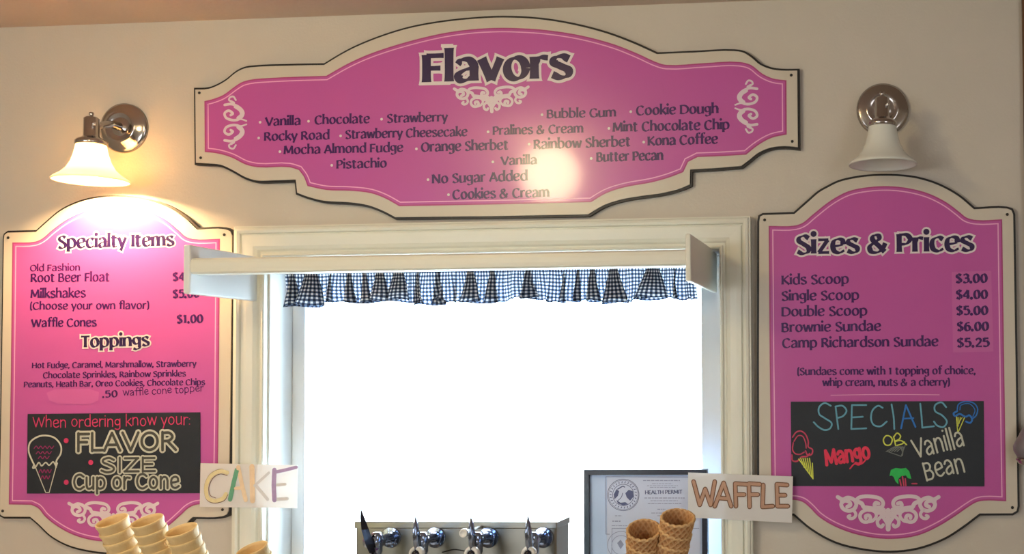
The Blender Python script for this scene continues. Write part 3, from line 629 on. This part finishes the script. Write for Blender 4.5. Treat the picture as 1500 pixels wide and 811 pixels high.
# ------------------------------------------------------------------ gingham curtain
YQ = .02
cx0, cx1 = W(416, 420, YQ).x, W(1019, 420, YQ).x; ct0 = W(416, 401, YQ).z; ct1 = W(1012, 391, YQ).z
ctz = (ct0+ct1)/2
root = thing('window_curtain', 'short ruffled blue and white gingham curtain hanging in the window top', 'curtain', ((cx0+cx1)/2, YQ, ctz))
MB().tube([(vl1.x+.001, YQ, ctz+.006), (vr0.x-.001, YQ, ctz+.006)], .004, 12).build('curtain_rod', 'chrome', root, smooth=True)
NU, NV = 1400, 20
rng = random.Random(11)
knots = [0]; pos = [0.0]
segs = []
while pos[-1] < 1:
    w_ = rng.uniform(.028, .06); segs.append((pos[-1], min(1, pos[-1]+w_), rng.choice([.2, .8, 1.5, 1.9, 1.2, 1.7]), rng.uniform(.5, 1))); pos.append(pos[-1]+w_)
vs = []; uvs = []; L = 0; prev = None; H = .083; PER = .0092
amp = lambda u: .010+.004*math.sin(u*23)
for i in range(NU+1):
    u = i/NU
    for s_ in segs:
        if s_[0] <= u <= s_[1]: break
    t = (u-s_[0])/max(1e-6, s_[1]-s_[0])
    fold = s_[2]*math.sin(2*PI*t)*(s_[1]-s_[0])*.42
    ph = u*2*PI*21+1.6*math.sin(u*19)
    row = []
    for j in range(NV+1):
        v = j/NV
        sway = .35+.65*v
        x = cx0+(cx1-cx0)*(u+fold*(.55+.6*v)) + .004*math.sin(u*31+2.2*v)*v
        y = YQ+sway*(amp(u)*math.sin(ph+.5*v)+.012*math.cos(2*PI*t)*s_[2]*.6)
        hh = H*(1+.05*math.sin(u*40)+.05*math.sin(u*17+1)-.05*u)
        z = ctz+(.5-u)*.0075*1.2+.004-hh*v
        if v > .85: y += .004*math.sin(ph*2.1)*(v-.85)/.15; z += .002*math.sin(ph*2.3)
        row.append((x, y, z))
    mid = Vector(row[NV//2])
    if prev is not None: L += (mid-prev).length
    prev = mid
    vs += row; uvs += [(L/PER, j/NV*H/PER) for j in range(NV+1)]
me_b = MB(); me_b.add(vs, [(i*(NV+1)+j, (i+1)*(NV+1)+j, (i+1)*(NV+1)+j+1, i*(NV+1)+j+1) for i in range(NU) for j in range(NV)])
cl = me_b.build('curtain_cloth', 'gingham', root, smooth=True)
ul = cl.data.uv_layers.new(name='UVMap')
for lp in cl.data.loops: ul.data[lp.index].uv = uvs[lp.vertex_index]

# ------------------------------------------------------------------ taped paper cards
def card(name, label, quad, y, cat='sign'):
    q = [W(a, b, y) for a, b in quad]; mb = MB(); n = 14; c = sum(q, Vector())/4
    root = thing(name, label, cat, (c.x, y, min(p.z for p in q)))
    f = []; b = []
    for i in range(n+1):
        t = i/n; top = q[0].lerp(q[1], t); bot = q[3].lerp(q[2], t); dy = -.003*math.sin(PI*t)*0
        f += [top+Vector((0, dy, 0)), bot+Vector((0, dy, 0))]
    v = f+[p+Vector((0, .0006, 0)) for p in f]; k = len(f)
    fs = [(2*i, 2*i+1, 2*i+3, 2*i+2) for i in range(n)]+[(k+2*i, k+2*i+2, k+2*i+3, k+2*i+1) for i in range(n)]
    fs += [(2*i, 2*i+2, k+2*i+2, k+2*i) for i in range(n)]+[(2*i+1, k+2*i+1, k+2*i+3, 2*i+3) for i in range(n)]+[(0, k, k+1, 1), (2*n, 2*n+1, k+2*n+1, k+2*n)]
    mb.add(v, fs); mb.build('paper', 'card', root)
    return root
YK = -.0345
wc = card('waffle_card', 'hand lettered white waffle card taped to the right window trim', [(1008, 691.7), (1161.5, 697.4), (1160, 765.4), (1008, 757.5)], YK)
for wt, mm, yy in ((.27, 'brown', YK-.0004), (.17, 'tan', YK-.0006)):
    m = MB()
    polys = [[(1016, 705), (1025, 739), (1033, 716), (1041, 739), (1047, 705)], [(1047, 741), (1060, 707), (1071, 741)], [(1053, 729), (1067, 730)], [(1078, 741), (1077, 708), (1094, 709)], [(1078, 724), (1090, 724)],
             [(1098, 742), (1097, 708), (1113, 709)], [(1098, 724), (1110, 724)], [(1118, 710), (1117, 742), (1132, 741)], [(1153, 710), (1138, 709), (1139, 741), (1154, 741)], [(1139, 725), (1150, 725)]]
    for p in polys: draw(m, p, 7.0 if mm == 'brown' else 4.3, yy, False)
    m.build('lettering', mm, wc)
cc = card('cake_card', 'hand lettered white cake card taped to the left window trim', [(293.7, 678), (436, 681), (435, 744), (292.6, 742)], YK)
for mm, strokes in (('yellowtan', [([(333, 692), (322, 690), (309, 697), (302, 712), (304, 728), (314, 733), (326, 730), (331, 723)], 6, True)]),
                    ('greenm', [([(347, 688), (342, 708), (337, 731)], 7, False)]), ('orangem', [([(349, 684), (354, 708), (360, 732)], 6.5, False), ([(345, 715), (356, 714)], 5, False), ([(369, 683), (370, 733)], 8, False)]),
                    ('greym', [([(373, 711), (394, 692)], 4, False), ([(376, 712), (392, 731)], 5, False), ([(405, 731), (421, 730)], 5, False), ([(404, 710), (418, 709)], 4, False)]),
                    ('purplem', [([(402, 688), (401, 710), (402, 732)], 7, False), ([(404, 691), (418, 688), (434, 684)], 5, False)])):
    m = MB()
    for p, w_, sm in strokes: draw(m, p, w_, YK-.0006, sm)
    m.build('lettering', mm, cc)
m = MB(); draw(m, [(335, 691), (322, 687), (307, 695), (299.5, 712), (302, 730), (313, 736.5), (328, 733), (334, 724)], 1, YK-.0004); draw(m, [(333, 696), (322, 694), (312, 700), (306, 713), (308, 725), (316, 729)], 1, YK-.0008); m.build('outline', 'brown', cc)

# ------------------------------------------------------------------ framed permit
YPm = .012
fo = [(856, 687.5), (1039, 686.5), (1037, 905), (858, 905)]
a, b = W(857, 687, YPm), W(1038, 905, YPm); fx0, fx1, fz1, fz0 = a.x, b.x, a.z, oz0
root = thing('framed_permit', 'black framed health permit propped in the window behind the waffle cones', 'picture', ((fx0+fx1)/2, YPm, fz0))
t = .0125
mb = MB()
for bx in (((fx0, YPm-.012, fz0), (fx0+t, YPm+.006, fz1)), ((fx1-t, YPm-.012, fz0), (fx1, YPm+.006, fz1)), ((fx0+t, YPm-.012, fz1-t), (fx1-t, YPm+.006, fz1)), ((fx0+t, YPm-.012, fz0), (fx1-t, YPm+.006, fz0+t))): mb.box(*bx)
mb.build('frame', 'frameblack', root)
MB().box((fx0+t, YPm, fz0+t), (fx1-t, YPm+.004, fz1-t)).build('backing', 'paper2', root)
yb = YPm-.0006
MB().sheet(P2([(889, 697), (1027, 697), (1026, 770), (1026, 880), (889, 880)], yb), yb).build('certificate', 'paper', root)
yb -= .0004
m = MB()
cx_, cy_ = 913, 724.5
for r, w_ in ((23, .8), (21.5, .5), (15.5, .8)): draw(m, [(cx_+r*math.cos(i*PI/12), cy_+r*math.sin(i*PI/12)) for i in range(24)], w_, yb, True, True, caps=False)
for i in range(26):
    an = i*2*PI/26; draw(m, [(cx_+17.3*math.cos(an), cy_+17.3*math.sin(an)), (cx_+20*math.cos(an+.05), cy_+20*math.sin(an+.05))], 1.1, yb, False, caps=False)
m.sheet(P2([(899, 724), (903, 716), (907, 719), (905, 726), (900, 731)], yb), yb); m.sheet(P2([(916, 722), (921, 717), (927, 719), (928, 727), (923, 733), (918, 728)], yb), yb)
m.sheet(P2([(903, 732), (909, 736), (916, 735), (920, 738), (913, 740), (905, 737)], yb), yb); draw(m, [(905, 716), (912, 712), (915, 713)], 1.6, yb); draw(m, [(904, 734), (910, 728), (912, 722)], 1, yb)
text(m, 'HEALTH PERMIT', (945, 723.5), (999, 722.5), 5.5, yb, wt=.16, lo=.5)
m.build('printing', 'ink', root)
m = MB(); rl = random.Random(5)
for x0, x1, yy, w_ in ((942, 996, 703.5, 1.3), (955, 985, 708, .8), (948, 994, 711, .8), (952, 990, 713.5, .8), (944, 1003, 729, 1.2), (953, 993, 733, .9), (949, 998, 737, 1.1), (963, 975, 745.5, 1.3), (954, 972, 751, 1), (963, 970, 755, 1), (901, 911, 755, 1), (897, 909, 763, 1.5), (896, 1010, 769.5, .8), (1000, 1022, 751, .8), (1000, 1022, 755, .8)):
    x = x0
    while x < x1:
        l = rl.uniform(2, 6); draw(m, [(x, yy), (min(x1, x+l), yy)], w_, yb, False, caps=False); x += l+1
draw(m, [(893, 782), (887.5, 782), (887.5, 698), (1024, 698.5)], .9, yb, False); draw(m, [(895, 900), (896.5, 773.5), (1024, 773.5)], .9, yb, False)
for r in (20, 14): draw(m, [(910+r*math.cos(i*PI/12), 798+r*math.sin(i*PI/12)) for i in range(24)], .8, yb, True, True, caps=False)
m.sheet(P2([(904, 795), (909, 790), (914, 797), (909, 804)], yb), yb)
m.build('printing', 'inkpale', root)

# ------------------------------------------------------------------ counter, steel dispenser
YD = -.45
CZ = 1.0
cnt = MB().box((-2.7, -.62, CZ-.04), (.25, -.064, CZ)).build('counter', 'counter', off=(-1.2, -.3, CZ-.04), bevel=.008)
tag(cnt, 'pale laminate back counter running below the window', 'counter')
cb = MB().box((-2.66, -.58, 0), (.21, -.07, CZ-.041)).build('cabinet', 'counter', off=(-1.2, -.3, 0)); tag(cb, 'plain cabinet carrying the back counter below the window', 'cabinet')
dl, dr = W(521, 790, YD).x, W(815, 790, YD).x; dt = W(670, 765, YD).z
root = thing('drink_dispenser', 'stainless steel drink dispenser with a row of chrome taps before the window', 'dispenser', ((dl+dr)/2, YD, CZ))
MB().box((dl, YD, CZ), (dr, YD+.085, dt)).build('body', 'steel', root, bevel=.004)
MB().box((dl-.002, YD-.003, dt-.012), (dr+.002, YD+.087, dt+.002)).build('lid', 'steel', root, bevel=.002)
m = MB(); draw(m, [(648, 808.5), (665, 804.5), (680, 806.5)], 1.6, YD-.0006); m.build('seam', 'black', root)
for i, (px, black) in enumerate(((545, True), (612, False), (690, False), (770, False))):
    bx = W(px+ (26 if not black else 28), 788, YD); x, z = bx.x, bx.z; yt = YD-.075
    tp = MB().tube([(x, YD-.008, z+.002), (x, YD-.04, z+.003), (x, yt, z+.004)], [.010, .008, .009], 16)
    tp.lathe([(.0001, .018), (.008, .017), (.0115, .010), (.0115, -.020), (.009, -.026), (.0085, -.05), (.006, -.052)], 20, (x, yt+.012, z+.004), 'z')
    tb = tp.build('tap', 'tintchrome', root, smooth=True)
    MB().lathe([(.010, -.010), (.0135, -.0095), (.014, -.005), (.020, -.0045), (.021, -.003), (.021, 0)], 40, (x, YD, z+.002), 'y').build('flange', 'tintchrome', tb)
    a0 = Vector((x, yt+.010, z+.018)); dx = -.018 if black else 0
    hgt = W(px, 744 if black else 753, yt).z-z
    m = MB(); pr = [(0, 0, .009), (.2, 0, .013), (.55, 0, .012), (.8, 0, .007), (1, 0, .001)]
    for k_, (s_, _, hw) in enumerate(pr):
        c = Vector((x+dx*s_, yt-.004-.012*math.sin(s_*2), z-.015+(hgt+.015)*s_)); th = .0035*(1-.6*s_)
        m.v += [tuple(c+Vector((-hw*.62, 0, 0))), tuple(c+Vector((0, -hw-th, 0))), tuple(c+Vector((hw*.62, 0, 0))), tuple(c+Vector((0, hw, 0)))]
    m.f = [(k_*4+j, k_*4+(j+1) % 4, k_*4+4+(j+1) % 4, k_*4+4+j) for k_ in range(4) for j in range(4)]+[(3, 2, 1, 0), (16, 17, 18, 19)]
    m.build('lever', 'lever' if black else 'tintchrome', tb, smooth=not black, auto=True, label='black lever' if black else None)
    kz = W(px, 810, yt-.01)
    if not black:
        MB().lathe([(.0062, -.010), (.0064, -.016), (.010, -.020), (.0138, -.017), (.0150, -.010), (.0125, -.002), (.008, 0)], 28, (x, yt, kz.z), 'y').build('knob', 'bulboff', tb, smooth=True, label='white ringed knob')
        MB().lathe([(.0001, -.024), (.003, -.0235), (.0045, -.021), (.0063, -.0205), (.0063, 0)], 20, (x, yt, kz.z), 'y').build('knob_centre', 'lever', tb, smooth=True)
        MB().tube([(x, yt+.006, z-.03), (x, yt+.004, kz.z)], .005, 12).build('stem', 'tintchrome', tb, smooth=True)
    else:
        MB().tube([(x-.018, yt+.004, z+.002), (x, YD-.04, z+.002)], [.010, .012], 16).build('collar', 'tintchrome', tb, smooth=True)
        MB().tube([(x, yt+.010, z-.01), (x-.004, yt, z-.04), (x-.004, yt, z-.07)], [.011, .010, .008], 16).build('spout', 'tintchrome', tb, smooth=True)
kp = W(681, 780, YD-.085)
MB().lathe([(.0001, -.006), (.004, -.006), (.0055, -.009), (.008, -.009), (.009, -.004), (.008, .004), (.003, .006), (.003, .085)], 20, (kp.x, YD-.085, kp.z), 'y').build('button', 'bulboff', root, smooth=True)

# ------------------------------------------------------------------ cones
def cake_mesh():
    po = [(.0165, -.052), (.0185, -.030), (.0205, -.026), (.0228, -.020), (.0238, -.005), (.0248, -.003), (.0252, 0), (.0252, .0022), (.0245, .0032)]
    pi = [(.0232, .0032), (.0226, -.002), (.0212, -.020), (.0190, -.026), (.0170, -.030), (.0150, -.050)]
    mb = MB().lathe(po+pi, 40, fn=lambda r, h, a: (r*(1+.008*math.sin(a*20)*(h < -.003)), h)); return mb
def waffle_mesh(seed):
    rg = random.Random(seed); n = 112; rows = 64; Hh = .115; mb = MB(); vs = []
    def rim(a): return .0035*math.sin(a+seed)+.0022*abs(math.sin(a*8))
    mb.toast = []
    for side in (0, 1):
        for j in range(rows+1):
            s = j/rows; 
            for k in range(n):
                a = 2*PI*k/n; z = -Hh*(1-s)+rim(a)*s**6*1.0
                r = .0065+(.0262-.0065)*s**.42
                d1 = math.sin(a*8+s*30); d2 = math.sin(a*8-s*30)
                rg_ = max(abs(d1), abs(d2))**5*.0024
                r = r+rg_ if side == 0 else r-.0022-rg_*.4
                if s > .97: r += .0004
                vs.append((r*math.cos(a), r*math.sin(a), z)); mb.toast.append(max(rg_/.0024*.7, 1.0 if s > .975 else 0) if side == 0 else (.8 if s > .985 else .15+rg_/.0024*.4))
    N1 = (rows+1)*n; fs = []
    for j in range(rows):
        for k in range(n):
            k2 = (k+1) % n
            fs.append((j*n+k, j*n+k2, (j+1)*n+k2, (j+1)*n+k)); fs.append((N1+j*n+k, N1+(j+1)*n+k, N1+(j+1)*n+k2, N1+j*n+k2))
    for k in range(n):
        k2 = (k+1) % n; fs.append((rows*n+k, rows*n+k2, N1+rows*n+k2, N1+rows*n+k)); fs.append((k, N1+k, N1+k2, k2))
    mb.add(vs, fs); return mb
def stack(px, py, y, leanx, leany, n, step, meshes, name, labels, group, cat='cone', mname='cake', scale=1.0):
    top = W(px, py, y); ax = Vector((leanx, leany, 1)).normalized(); q = ax.to_track_quat('Z', 'Y')
    res = []
    for i in range(n):
        p = top-ax*step*i
        me = meshes[i % len(meshes)]
        o = bpy.data.objects.new(name, me); C.objects.link(o); o.location = p; o.rotation_mode = 'QUATERNION'
        o.rotation_quaternion = q @ Matrix.Rotation(i*2.1+px, 4, 'Z').to_quaternion(); o.scale = (scale, scale, scale)
        tag(o, labels if isinstance(labels, str) else labels[min(i, len(labels)-1)], cat, group)
        res.append(o)
    return top-ax*(step*(n-1)), ax
def keep_mesh(mb, mname):
    o = mb.build('tmp', mname, smooth=True, auto=True); me = o.data; bpy.data.objects.remove(o)
    if hasattr(mb, 'toast'):
        at = me.attributes.new('toast', 'FLOAT', 'POINT'); at.data.foreach_set('value', mb.toast)
    return me
cakes = [keep_mesh(cake_mesh(), 'cake')]; cakes[0].name = 'cake_cone'
waffs = [keep_mesh(waffle_mesh(s), 'waffle') for s in (1, 2)]
YS = -.85
bases = []
def lab(where, kind): return [f'{kind} on top of {where}', f'second {kind} from the top of {where}', f'third {kind} from the top of {where}', f'fourth {kind} from the top of {where}', f'fifth {kind} from the top of {where}', f'sixth {kind} from the top of {where}']
for (px, py, lx, w_) in ((164.5, 764, -.15, 'the leftmost wafer cone stack'), (216, 764, -.14, 'the middle wafer cone stack'), (266, 777.5, -.14, 'the third wafer stack from left')):
    bases.append(stack(px, py, YS, lx, -.38, 6, .0172, cakes, 'cake_cone', lab(w_, 'pale yellow wafer cone'), 'wafer cones in stacks'))
bases.append(stack(370, 805, YS, -.2, -.38, 3, .0172, cakes, 'cake_cone', lab('the short stack below the cake card', 'wafer cone'), 'wafer cones in stacks'))
wb = []
wb.append(stack(943, 776, YS, .14, -.42, 6, .024, waffs, 'waffle_cone', lab('the left waffle cone stack', 'brown waffle cone'), 'waffle cones in stacks', mname='waffle'))
wb.append(stack(993, 758, YS, .27, -.36, 6, .024, waffs[::-1], 'waffle_cone', lab('the right waffle cone stack', 'brown waffle cone'), 'waffle cones in stacks', mname='waffle'))
# holders below the picture: an open tube under each stack, standing on a serving counter
SZ = 1.02
sc = MB().box((-2.6, -1.05, SZ-.04), (.3, -.70, SZ)).build('serving_counter', 'counter', off=(-1.1, -.9, SZ-.04), bevel=.006); tag(sc, 'pale serving counter in front of the back counter, carrying the cone holders', 'counter')
sb = MB().box((-2.55, -1.0, 0), (.25, -.75, SZ-.041)).build('serving_cabinet', 'counter', off=(-1.1, -.9, 0)); tag(sb, 'plain cabinet below the serving counter', 'cabinet')
for nm, lbl, bs, dep in (('cone_holder', 'steel holder under the wafer cone stacks', bases, .052), ('cone_holder', 'steel holder under the waffle cone stacks', wb, .115)):
    pts = [b-ax*dep for b, ax in bs]; x0 = min(p.x for p in pts)-.03; x1 = max(p.x for p in pts)+.03
    root = thing(nm, lbl, 'holder', ((x0+x1)/2, -.85, SZ))
    MB().box((x0, -.93, SZ), (x1, -.74, SZ+.012)).build('base', 'steel', root)
    for p, (b, ax) in zip(pts, bs):
        m = MB(); m.lathe([(.0001, -.006), (.019, -.006), (.019, 0), (.0001, 0)], 20)
        q = ax.to_track_quat('Z', 'Y'); m.v = [tuple(p+q @ Vector(v)) for v in m.v]
        m.tube([(p.x, p.y+.002, p.z-.005), (p.x, p.y+.002, SZ+.011)], .007, 12); m.build('post', 'steel', root)

# ------------------------------------------------------------------ grey dome at the right edge, ceiling globe
g = W(1512, 672, -.05); root = thing('grey_dome', 'rounded grey object cut off by the right edge beside the price board', 'dome', (g.x, -.05, g.z-.012))
MB().lathe([(.0001, .088), (.012, .084), (.024, .066), (.036, .044), (.0435, .030), (.043, .020), (.036, .008), (.034, .004)], 32, (g.x, -.05, g.z), 'z').build('dome', 'greyplastic', root, smooth=True)
MB().lathe([(.030, .004), (.036, .003), (.038, 0), (.036, -.003), (.033, -.008), (.030, -.012)], 32, (g.x, -.05, g.z), 'z').build('rim', 'nickel', root, smooth=True)
MB().tube([(g.x, -.012, g.z+.03), (g.x, -.0165, g.z+.03)], .02, 16).build('mount', 'greyplastic', root)
cg = Vector((-1.31, -1.5, 2.38)); root = thing('ceiling_lamp', 'round glowing glass ceiling lamp behind the viewer', 'lamp', (cg.x, cg.y, ZC))
MB().lathe([(.06, ZC-.001), (.062, ZC-.02), (.05, ZC-.03)], 32, (cg.x, cg.y, 0), 'z').build('canopy', 'nickel', root, smooth=True, auto=True)
MB().lathe([(.11*math.sin(PI*i/16)+.0001, .11*math.cos(PI*i/16)) for i in range(17)], 32, (cg.x, cg.y, ZC-.03-.10), 'z').build('globe', 'globe', root, smooth=True, auto=True)
for o in bpy.data.objects:
    if '_o' in o: del o['_o']
